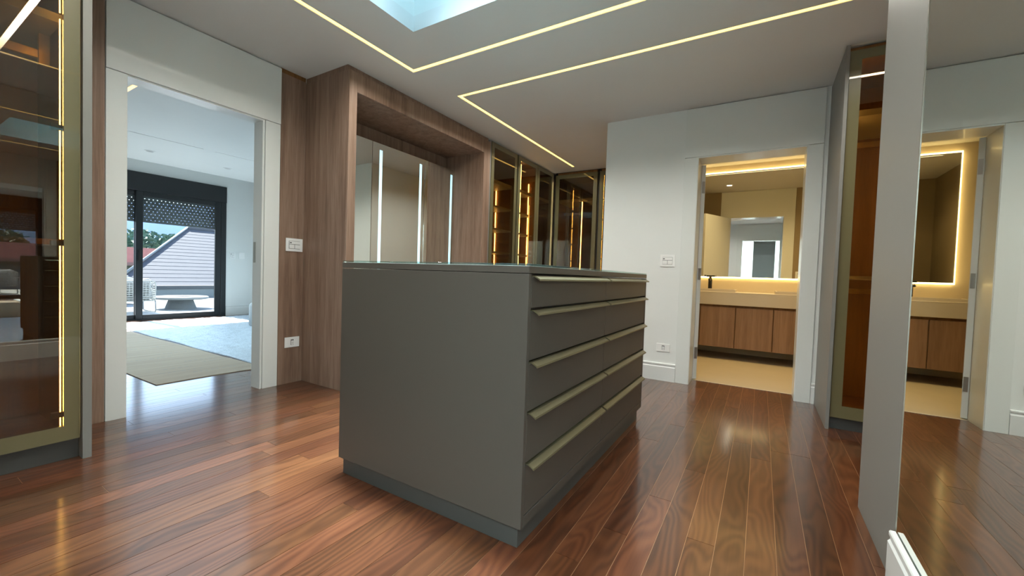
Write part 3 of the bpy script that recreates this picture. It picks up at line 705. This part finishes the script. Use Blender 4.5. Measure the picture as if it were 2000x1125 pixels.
# ------------------------------------------------------------------ bedroom shell
BY0, BY1 = -0.60, 4.33
struct(grid('wall_bedroom', [-8.92, -8.70], [BY0, 1.05, 3.845, BY1], [0, 2.42, 2.70], lambda x, y, z: not (1.05 < y < 3.845 and z < 2.42), M['paint']))
struct(boxes('wall_bedroom', (-8.92, -3.411, BY1, BY1 + 0.12, 0, 2.70), M['paint']))
struct(boxes('wall_bedroom', (-8.92, -3.411, BY0 - 0.12, BY0, 0, 2.70), M['paint']))
cb = struct(boxes('ceiling', [(-8.20, -3.411, BY0, BY1, CEIL, 2.72), (-8.70, -8.20, BY0, BY1, 2.64, 2.72)], M['paint']))
boxes('ceiling_slot', [(-6.56, -6.53, 1.2, 2.60, CEIL - 0.003, CEIL - 0.0004), (-6.56, -6.53, 2.75, 4.0, CEIL - 0.003, CEIL - 0.0004)], M['plastic'], cb)
bl = thing('ceiling_light', 'short warm light line in the bedroom ceiling at the top of the doorway', 'ceiling light', (-5.2, 1.39, CEIL))
boxes('diffuser', (-5.90, -4.78, 1.375, 1.405, CEIL - 0.004, CEIL - 0.0005), emit('bedroom_strip', (1.0, 0.62, 0.22), 1.1), bl)
for (x, y, lab) in ((-7.40, 2.30, 'left of the two round recessed spots in the bedroom ceiling'), (-7.44, 3.30, 'right of the two round recessed spots in the bedroom ceiling')):
    s = thing('downlight', lab, 'ceiling light', (x, y, CEIL), 'bedroom ceiling spots')
    lathe('trim_ring', [(0.062, -0.0005), (0.062, -0.004), (0.045, -0.006), (0.045, -0.002)], (x, y, CEIL), M['plastic'], s, 24)
    lathe('lens', [(0.040, -0.0062), (0.040, -0.0075)], (x, y, CEIL), M['spotoff'], s, 20)
struct(prism('baseboard_left', [(-8.70, 0), (-8.682, 0), (-8.682, 0.145), (-8.687, 0.15), (-8.685, 0.178), (-8.70, 0.182)], 1, 3.847, BY1, M['skirting']))

# sliding window
wi = senv('window_1', (-8.78, 2.45, 0))
WX0, WX1 = -8.80, -8.685
boxes('frame', [(WX0 - 0.05, WX1, 3.755, 3.842, 0, 2.12), (WX0 - 0.05, WX1, 1.053, 1.14, 0, 2.12), (WX0 - 0.05, WX1, 1.14, 3.755, 0, 0.018)], M['black'], wi, 0.002)
boxes('shutter_box', (WX0 - 0.10, WX1 + 0.012, 1.053, 3.842, 2.122, 2.418), M['black'], wi, 0.003)
def leaf(x0, x1, y0, y1):
    f = boxes('sash', [(x0, x1, y0, y0 + 0.09, 0.019, 2.12), (x0, x1, y1 - 0.09, y1, 0.019, 2.12), (x0, x1, y0 + 0.09, y1 - 0.09, 0.019, 0.088), (x0, x1, y0 + 0.09, y1 - 0.09, 2.04, 2.12)], M['black'], wi, 0.002)
    boxes('pane', ((x0 + x1) / 2 - 0.004, (x0 + x1) / 2 + 0.004, y0 + 0.085, y1 - 0.085, 0.084, 2.045), M['clear'], f)
    return f
s1 = leaf(-8.725, -8.690, 2.530, 3.752)
leaf(-8.770, -8.735, 1.145, 2.615)
boxes('sash_handle', (-8.690, -8.672, 2.555, 2.590, 0.98, 1.16), M['blackm'], s1, 0.003)
sh = thing('roller_shutter', 'grey perforated roller shutter partly lowered outside the bedroom sliding door', 'shutter', (-8.84, 2.45, 1.62))
nsl = 10; sz0 = 1.622; pitch = 0.0495
for i in range(nsl):
    z = sz0 + i * pitch
    prism('slat', [(-8.838, z), (-8.846, z + 0.004), (-8.849, z + 0.020), (-8.846, z + 0.037), (-8.838, z + 0.041), (-8.834, z + 0.020)], 1, 1.15, 3.75, M['shutter'], sh)
bm = bmesh.new()
for i in range(nsl):
    z = sz0 + i * pitch + 0.040
    y = 1.15 + (i % 2) * 0.03
    while y < 3.74:
        bm_box(bm, (-8.843, -8.839, y, min(y + 0.044, 3.75), z, z + 0.011)); y += 0.056
lk = finish(bm, 'slat_links', M['shutter'], sh); lk['kind'] = 'stuff'

# protective sheets on the bedroom floor
bm = bmesh.new()
pts = [(-3.985, 1.285), (-3.99, 1.70), (-3.96, 2.09), (-4.20, 2.09), (-4.75, 2.075), (-5.4, 2.09), (-6.4, 2.080), (-8.0, 2.09), (-8.0, 1.27), (-5.0, 1.275)]
A = [bm.verts.new((x, y, 0.0006)) for x, y in pts]; B = [bm.verts.new((x, y, 0.0060)) for x, y in pts]
bm.faces.new(A[::-1]); bm.faces.new(B)
for i in range(len(pts)): bm.faces.new((A[i], A[(i + 1) % len(pts)], B[(i + 1) % len(pts)], B[i]))
cd = tag(finish(bm, 'protective_card', M['card'], None), 'grey beige protective cardboard sheet laid on the bedroom floor near the doorway', 'floor covering')
# faint printed lines on the card
bm = bmesh.new()
for (x, y, L) in ((-4.35, 1.42, 0.30), (-4.22, 1.62, 0.34), (-4.50, 1.50, 0.22), (-4.75, 1.75, 0.28), (-5.1, 1.45, 0.3), (-5.3, 1.7, 0.3), (-4.62, 1.86, 0.2), (-5.8, 1.6, 0.3)):
    u = 0
    while u < L:
        w = random.uniform(0.012, 0.035); bm_box(bm, (x - 0.006, x + 0.006, y + u, y + u + w, 0.0061, 0.0064)); u += w + random.uniform(0.006, 0.03)
pr_ = finish(bm, 'faint_print', mat('faded_grey_print', (0.30, 0.29, 0.27), 0.8), cd); pr_['kind'] = 'stuff'
bm = bmesh.new(); nx, ny = 190, 100; V = []
import mathutils
for i in range(nx + 1):
    row = []
    for j in range(ny + 1):
        fx, fy = i / nx, j / ny
        x = -8.35 + fx * 4.25; yl = 2.108 + 0.010 * math.sin(x * 5) ; y = yl + fy * (4.20 - yl)
        nn = mathutils.noise.noise(Vector((x * 2.2, y * 3.0, 0))) ; n2 = mathutils.noise.noise(Vector((x * 9, y * 9, 4)))
        z = 0.014 + 0.016 * max(0, nn) + 0.010 * n2 + 0.006 * mathutils.noise.noise(Vector((x * 26, y * 26, 9)))
        if (x + 6.85) ** 2 + (y - 3.51) ** 2 < 0.07: z = 0.010
        if fy == 0: z = 0.008
        row.append(bm.verts.new((x, y, max(0.007, z))))
    V.append(row)
for i in range(nx):
    for j in range(ny): bm.faces.new((V[i][j], V[i + 1][j], V[i + 1][j + 1], V[i][j + 1]))
edge = [V[i][0] for i in range(nx + 1)] + [V[nx][j] for j in range(1, ny + 1)] + [V[i][ny] for i in range(nx - 1, -1, -1)] + [V[0][j] for j in range(ny - 1, 0, -1)]
low = [bm.verts.new((v.co.x, v.co.y, 0.0007)) for v in edge]
for i in range(len(edge)):
    k = (i + 1) % len(edge); bm.faces.new((edge[k], edge[i], low[i], low[k]))
tag(finish(bm, 'protective_wrap', M['wrap'], None, smooth=True), 'white bubble wrap sheet spread over the bedroom floor beside the cardboard', 'floor covering')
prof = [(0.0, 0.0), (0.125, 0.0), (0.135, 0.012), (0.135, 0.300), (0.128, 0.335), (0.105, 0.358), (0.07, 0.370), (0.0, 0.374)]
st = thing('pouf', 'white upright rounded piece on the bedroom floor, mostly hidden by the door jamb', 'pouf', (-6.85, 3.51, 0.0108))
lathe('body', prof, (-6.85, 3.51, 0.0150), M['cushion'], st, 32, True)
lathe('base_ring', [(0.10, 0.0), (0.125, 0.0), (0.125, 0.004), (0.10, 0.004)], (-6.85, 3.51, 0.0108), M['cushion'], st, 32)

# ------------------------------------------------------------------ terrace
te = struct(boxes('floor', (-14.5, -8.90, -4.0, 9.0, -0.20, -0.062), M['gutter']))
tm = None
for i in range(6):
    for j in range(14):
        x0 = -14.5 + i * 0.933; y0 = -4.0 + j * 0.928
        bm = bmesh.new(); bm_box(bm, (0.003, 0.930, 0.003, 0.925, -0.012, 0))
        if tm is None:
            tm = bpy.data.meshes.new('tile'); bm.to_mesh(tm); tm.materials.append(M['terr'])
        bm.free()
        link('tile', tm, M['terr'], te, loc=(x0, y0, -0.05))
pa = struct(boxes('wall_terrace', (-14.72, -14.50, -4.0, 9.0, -0.20, 0.212), M['parapet']))
boxes('coping', (-14.76, -14.47, -4.0, 9.0, 0.213, 0.315), M['gutter'], pa, 0.004)
# fire table
ft = thing('round_table', 'low round pale concrete table on the terrace with a dark slot in its top', 'table', (-11.12, 4.02, -0.05))
lathe('base', [(0.285, 0.0), (0.285, 0.006), (0.215, 0.218)], (-11.12, 4.02, -0.0498), M['concretebase'], ft, 40)
lathe('tabletop', [(0.48, 0.0), (0.505, 0.012), (0.505, 0.045), (0.495, 0.055)], (-11.12, 4.02, 0.169), M['concrete'], ft, 48)
boxes('top_slot', (-11.20, -11.04, 3.82, 4.24, 0.2245, 0.232), M['blackm'], ft, 0.002)
# woven armchairs
def arm_chair(label, x, y, rz):
    t = thing('terrace_armchair', label, 'armchair', (x, y, -0.05), 'woven terrace armchairs')
    t.rotation_euler.z = rz
    def L(name, bmx, m, sm=False):
        bmesh.ops.recalc_face_normals(bmx, faces=list(bmx.faces))
        me = bpy.data.meshes.new(name); bmx.to_mesh(me); bmx.free(); me.materials.append(m)
        if sm:
            for p in me.polygons: p.use_smooth = True
        o = bpy.data.objects.new(name, me); COL.objects.link(o); o.parent = t
        return o
    # local frame: the chair faces -x, back plane at x = 0, width along y
    hw, zb, zt = 0.31, 0.24, 0.64
    bm = bmesh.new()
    rim = [(0.0, -hw, zb)] + [(0.02, -hw, zt - 0.07), (0.02, -hw + 0.02, zt - 0.02), (0.02, -hw + 0.07, zt)] + [(0.02, hw - 0.07, zt), (0.02, hw - 0.02, zt - 0.02), (0.02, hw, zt - 0.07), (0.0, hw, zb)]
    tube_bm(bm, rim, 0.012, 6, True); L('back_frame', bm, M['rope'], True)
    bm = bmesh.new()
    for k in range(1, 12):
        yy = -hw + k * 2 * hw / 12; tube_bm(bm, [(0.0, yy, zb), (0.02, yy, zt - 0.01)], 0.008, 5)
    for k in range(1, 9):
        zz = zb + k * (zt - zb) / 9; tube_bm(bm, [(0.012, -hw, zz), (0.012, hw, zz)], 0.010, 5)
    for s in (-1, 1):
        for k in range(0, 6):
            zz = zb + k * 0.045; tube_bm(bm, [(0.0, s * hw, zz), (-0.30, s * (hw + 0.02), zz), (-0.55, s * (hw + 0.01), zz - 0.01)], 0.010, 5)
        for k in range(1, 9):
            tube_bm(bm, [(-0.06 * k, s * (hw + 0.01), zb), (-0.06 * k, s * (hw + 0.012), zb + 0.225)], 0.008, 5)
    L('woven_back', bm, M['rope'], True)
    bm = bmesh.new(); bm_box(bm, (-0.58, -0.02, -hw + 0.02, hw - 0.02, zb - 0.015, zb + 0.015)); L('seat', bm, M['rope'])
    bm = bmesh.new(); bm_box(bm, (-0.56, -0.08, -hw + 0.04, hw - 0.04, zb + 0.016, zb + 0.13)); bmesh.ops.bevel(bm, geom=list(bm.edges), offset=0.03, segments=3, affect='EDGES'); L('seat_cushion', bm, M['cushion'], True)
    bm = bmesh.new(); bm_box(bm, (-0.15, -0.015, -hw + 0.05, hw - 0.05, zb + 0.132, zt + 0.05)); bmesh.ops.bevel(bm, geom=list(bm.edges), offset=0.035, segments=3, affect='EDGES'); L('back_cushion', bm, M['cushion'], True)
    for s in (-1, 1):
        bm = bmesh.new(); tube_bm(bm, [(0.0, s * hw, zb), (0.03, s * hw, 0.05), (0.01, s * hw, 0.016), (-0.05, s * hw, 0.0125), (-0.48, s * hw, 0.0125), (-0.54, s * hw, 0.03), (-0.55, s * hw, zb)], 0.012, 8)
        L('leg', bm, M['chairleg'], True)
arm_chair('pale woven rope terrace armchair nearest the round table', -10.50, 3.06, 0.05)
arm_chair('pale woven rope terrace armchair farther left on the terrace', -11.35, 2.35, 0.45)
arm_chair('pale woven rope terrace armchair behind the other two near the parapet', -12.60, 3.35, 0.2)
# neighbour's roof, built in courses
rf = thing('neighbour_roof', 'grey shingled hip roof rising just beyond the terrace parapet', 'roof', (-16.6, 9.0, 0.2))
P0 = Vector((-15.0, 3.85, 0.28)); run, rise, nC = 3.30, 1.98, 17
dirx, dirz = -run / nC, rise / nC
L_ = math.hypot(run, rise); nrm = Vector((rise / L_, 0, run / L_))
for i in range(nC):
    a = P0 + Vector((dirx * i, 0, dirz * i)); b = P0 + Vector((dirx * (i + 1), 0, dirz * (i + 1)))
    yl0 = 3.85 + 2.95 * i / nC; yl1 = 3.85 + 2.95 * (i + 1) / nC; y1 = 16.0
    lo = nrm * 0.018; hi = nrm * 0.012
    bm = bmesh.new()
    vs = [bm.verts.new(c) for c in ((a.x, yl0, a.z), (a.x, y1, a.z), (b.x, y1, b.z), (b.x, yl1, b.z),
          (a.x + lo.x, yl0, a.z + lo.z), (a.x + lo.x, y1, a.z + lo.z), (b.x + hi.x, y1, b.z + hi.z), (b.x + hi.x, yl1, b.z + hi.z))]
    for f in ((0, 3, 2, 1), (4, 5, 6, 7), (0, 1, 5, 4), (1, 2, 6, 5), (2, 3, 7, 6), (3, 0, 4, 7)): bm.faces.new([vs[k] for k in f])
    finish(bm, 'shingle_course', M['shingle'], rf)
tube('hip_cap', [(-14.95, 3.80, 0.32), (-18.30, 6.80, 2.31)], 0.035, mat('pale_hip_cap', (0.25, 0.28, 0.30), 0.7), rf)
boxes('ridge_cap', (-18.42, -18.24, 6.80, 16.0, 2.24, 2.34), M['shingle'], rf, 0.02)
boxes('soffit', (-18.2, -14.95, 6.9, 16.0, 0.10, 0.27), M['gutter'], rf)
# houses farther away
def house(label, x0, x1, y0, y1, zb, zw, zr, over=0.5):
    t = thing('house', label, 'house', ((x0 + x1) / 2, (y0 + y1) / 2, zb))
    wl_ = boxes('wall', (x0, x1, y0, y1, zb, zw), M['houses'], t)
    for k in range(4):
        yy = y0 + (k + 0.5) * (y1 - y0) / 4
        w_ = boxes('window', (x1, x1 + 0.04, yy - 0.6, yy + 0.6, zw - 2.0, zw - 0.8), M['gutter'], t)
    xm_ = (x0 + x1) / 2
    n = 12
    for k in range(n):
        fa, fb = k / n, (k + 1) / n
        xa = x1 + over - fa * (x1 + over - xm_); xb = x1 + over - fb * (x1 + over - xm_)
        za = zw + fa * (zr - zw); zb_ = zw + fb * (zr - zw)
        prism('tile_course', [(xa, za), (xa, za + 0.16), (xb, zb_ + 0.06), (xb, zb_)], 1, y0 - over, y1 + over, M['redtile'], t)
    prism('rear_slope', [(xm_, zr - 0.02), (xm_, zr + 0.08), (x0 - over, zw + 0.08), (x0 - over, zw - 0.02)], 1, y0 - over, y1 + over, M['redtile'], t)
house('pale house with red tiled roof left of the grey hip roof', -37, -28, 1.0, 12.5, -8, 0.78, 1.62)
house('second red roofed house farther back behind the first', -54, -45, -8, 22, -8, 1.1, 2.25)
# trees
def tree(label, x, y, zb, h, r, n, m, palm=False):
    t = thing('tree', label, 'tree', (x, y, zb), 'trees beyond the terrace')
    tube('trunk', [(x, y, zb), (x + 0.1, y + 0.1, zb + h * 0.3), (x, y, zb + h * 0.7)], 0.05 * r + 0.06, M['bark'], t)
    bm = bmesh.new(); rnd = random.Random(int(abs(x * 31 + y * 17)))
    blobs = [(rnd.uniform(-0.6, 0.6) * r, rnd.uniform(-0.6, 0.6) * r, zb + h * 0.72 + rnd.uniform(-0.35, 0.3) * r, rnd.uniform(0.35, 0.6) * r) for _ in range(9)]
    for _ in range(n):
        bx, by, bz, br = rnd.choice(blobs)
        d = Vector((rnd.gauss(0, 1), rnd.gauss(0, 1), rnd.gauss(0, 1))).normalized() * br * rnd.uniform(0.6, 1.0)
        c = Vector((x + bx, y + by, bz)) + d
        u = Vector((rnd.gauss(0, 1), rnd.gauss(0, 1), rnd.gauss(0, 1))).normalized(); w = u.orthogonal().normalized()
        s = r * rnd.uniform(0.07, 0.13)
        q = [c - u * s, c + w * s * 0.55, c + u * s, c - w * s * 0.55]
        bm.faces.new([bm.verts.new(p) for p in q])
    o = finish(bm, 'foliage', m, t); o['kind'] = 'stuff'
    return t
tree('dark leafy tree behind the red roofs, left of the pair', -62, 14.2, -8, 13.6, 2.9, 2600, M['leaf'])
tree('broad blue-green tree behind the red roofs near the window mullion', -63, 20.0, -8, 14.4, 3.2, 2600, M['leaf'])
tree('olive green rounded tree just left of the grey hip roof', -60, 25.6, -8, 12.9, 2.8, 2600, M['leafb'])
tree('tree showing above the ridge of the grey hip roof', -24, 11.5, -6, 9.4, 1.8, 2200, M['leaf'])
for k, (x, y) in enumerate(((-62, 1.2), (-64, -6.0), (-63, 7.9))):
    tree(('tall leafy tree beyond the terrace, second from the far left', 'farthest left tall leafy tree beyond the terrace', 'tall leafy tree beyond the terrace, third from the far left')[k], x, y, -8, 15.0, 3.1, 2000, M['leaf'])
# hills
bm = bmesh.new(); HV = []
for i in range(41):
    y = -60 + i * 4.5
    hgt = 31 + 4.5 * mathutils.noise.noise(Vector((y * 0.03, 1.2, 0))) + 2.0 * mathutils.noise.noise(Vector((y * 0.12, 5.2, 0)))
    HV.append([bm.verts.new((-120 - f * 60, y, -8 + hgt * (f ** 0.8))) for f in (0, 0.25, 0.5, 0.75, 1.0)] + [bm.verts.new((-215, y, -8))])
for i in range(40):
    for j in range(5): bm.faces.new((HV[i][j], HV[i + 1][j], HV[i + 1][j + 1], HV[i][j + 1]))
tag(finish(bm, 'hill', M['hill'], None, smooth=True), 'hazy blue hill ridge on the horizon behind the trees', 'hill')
struct(boxes('ground', (-230, -14.8, -80, 130, -8.2, -8.0), M['leafb']))
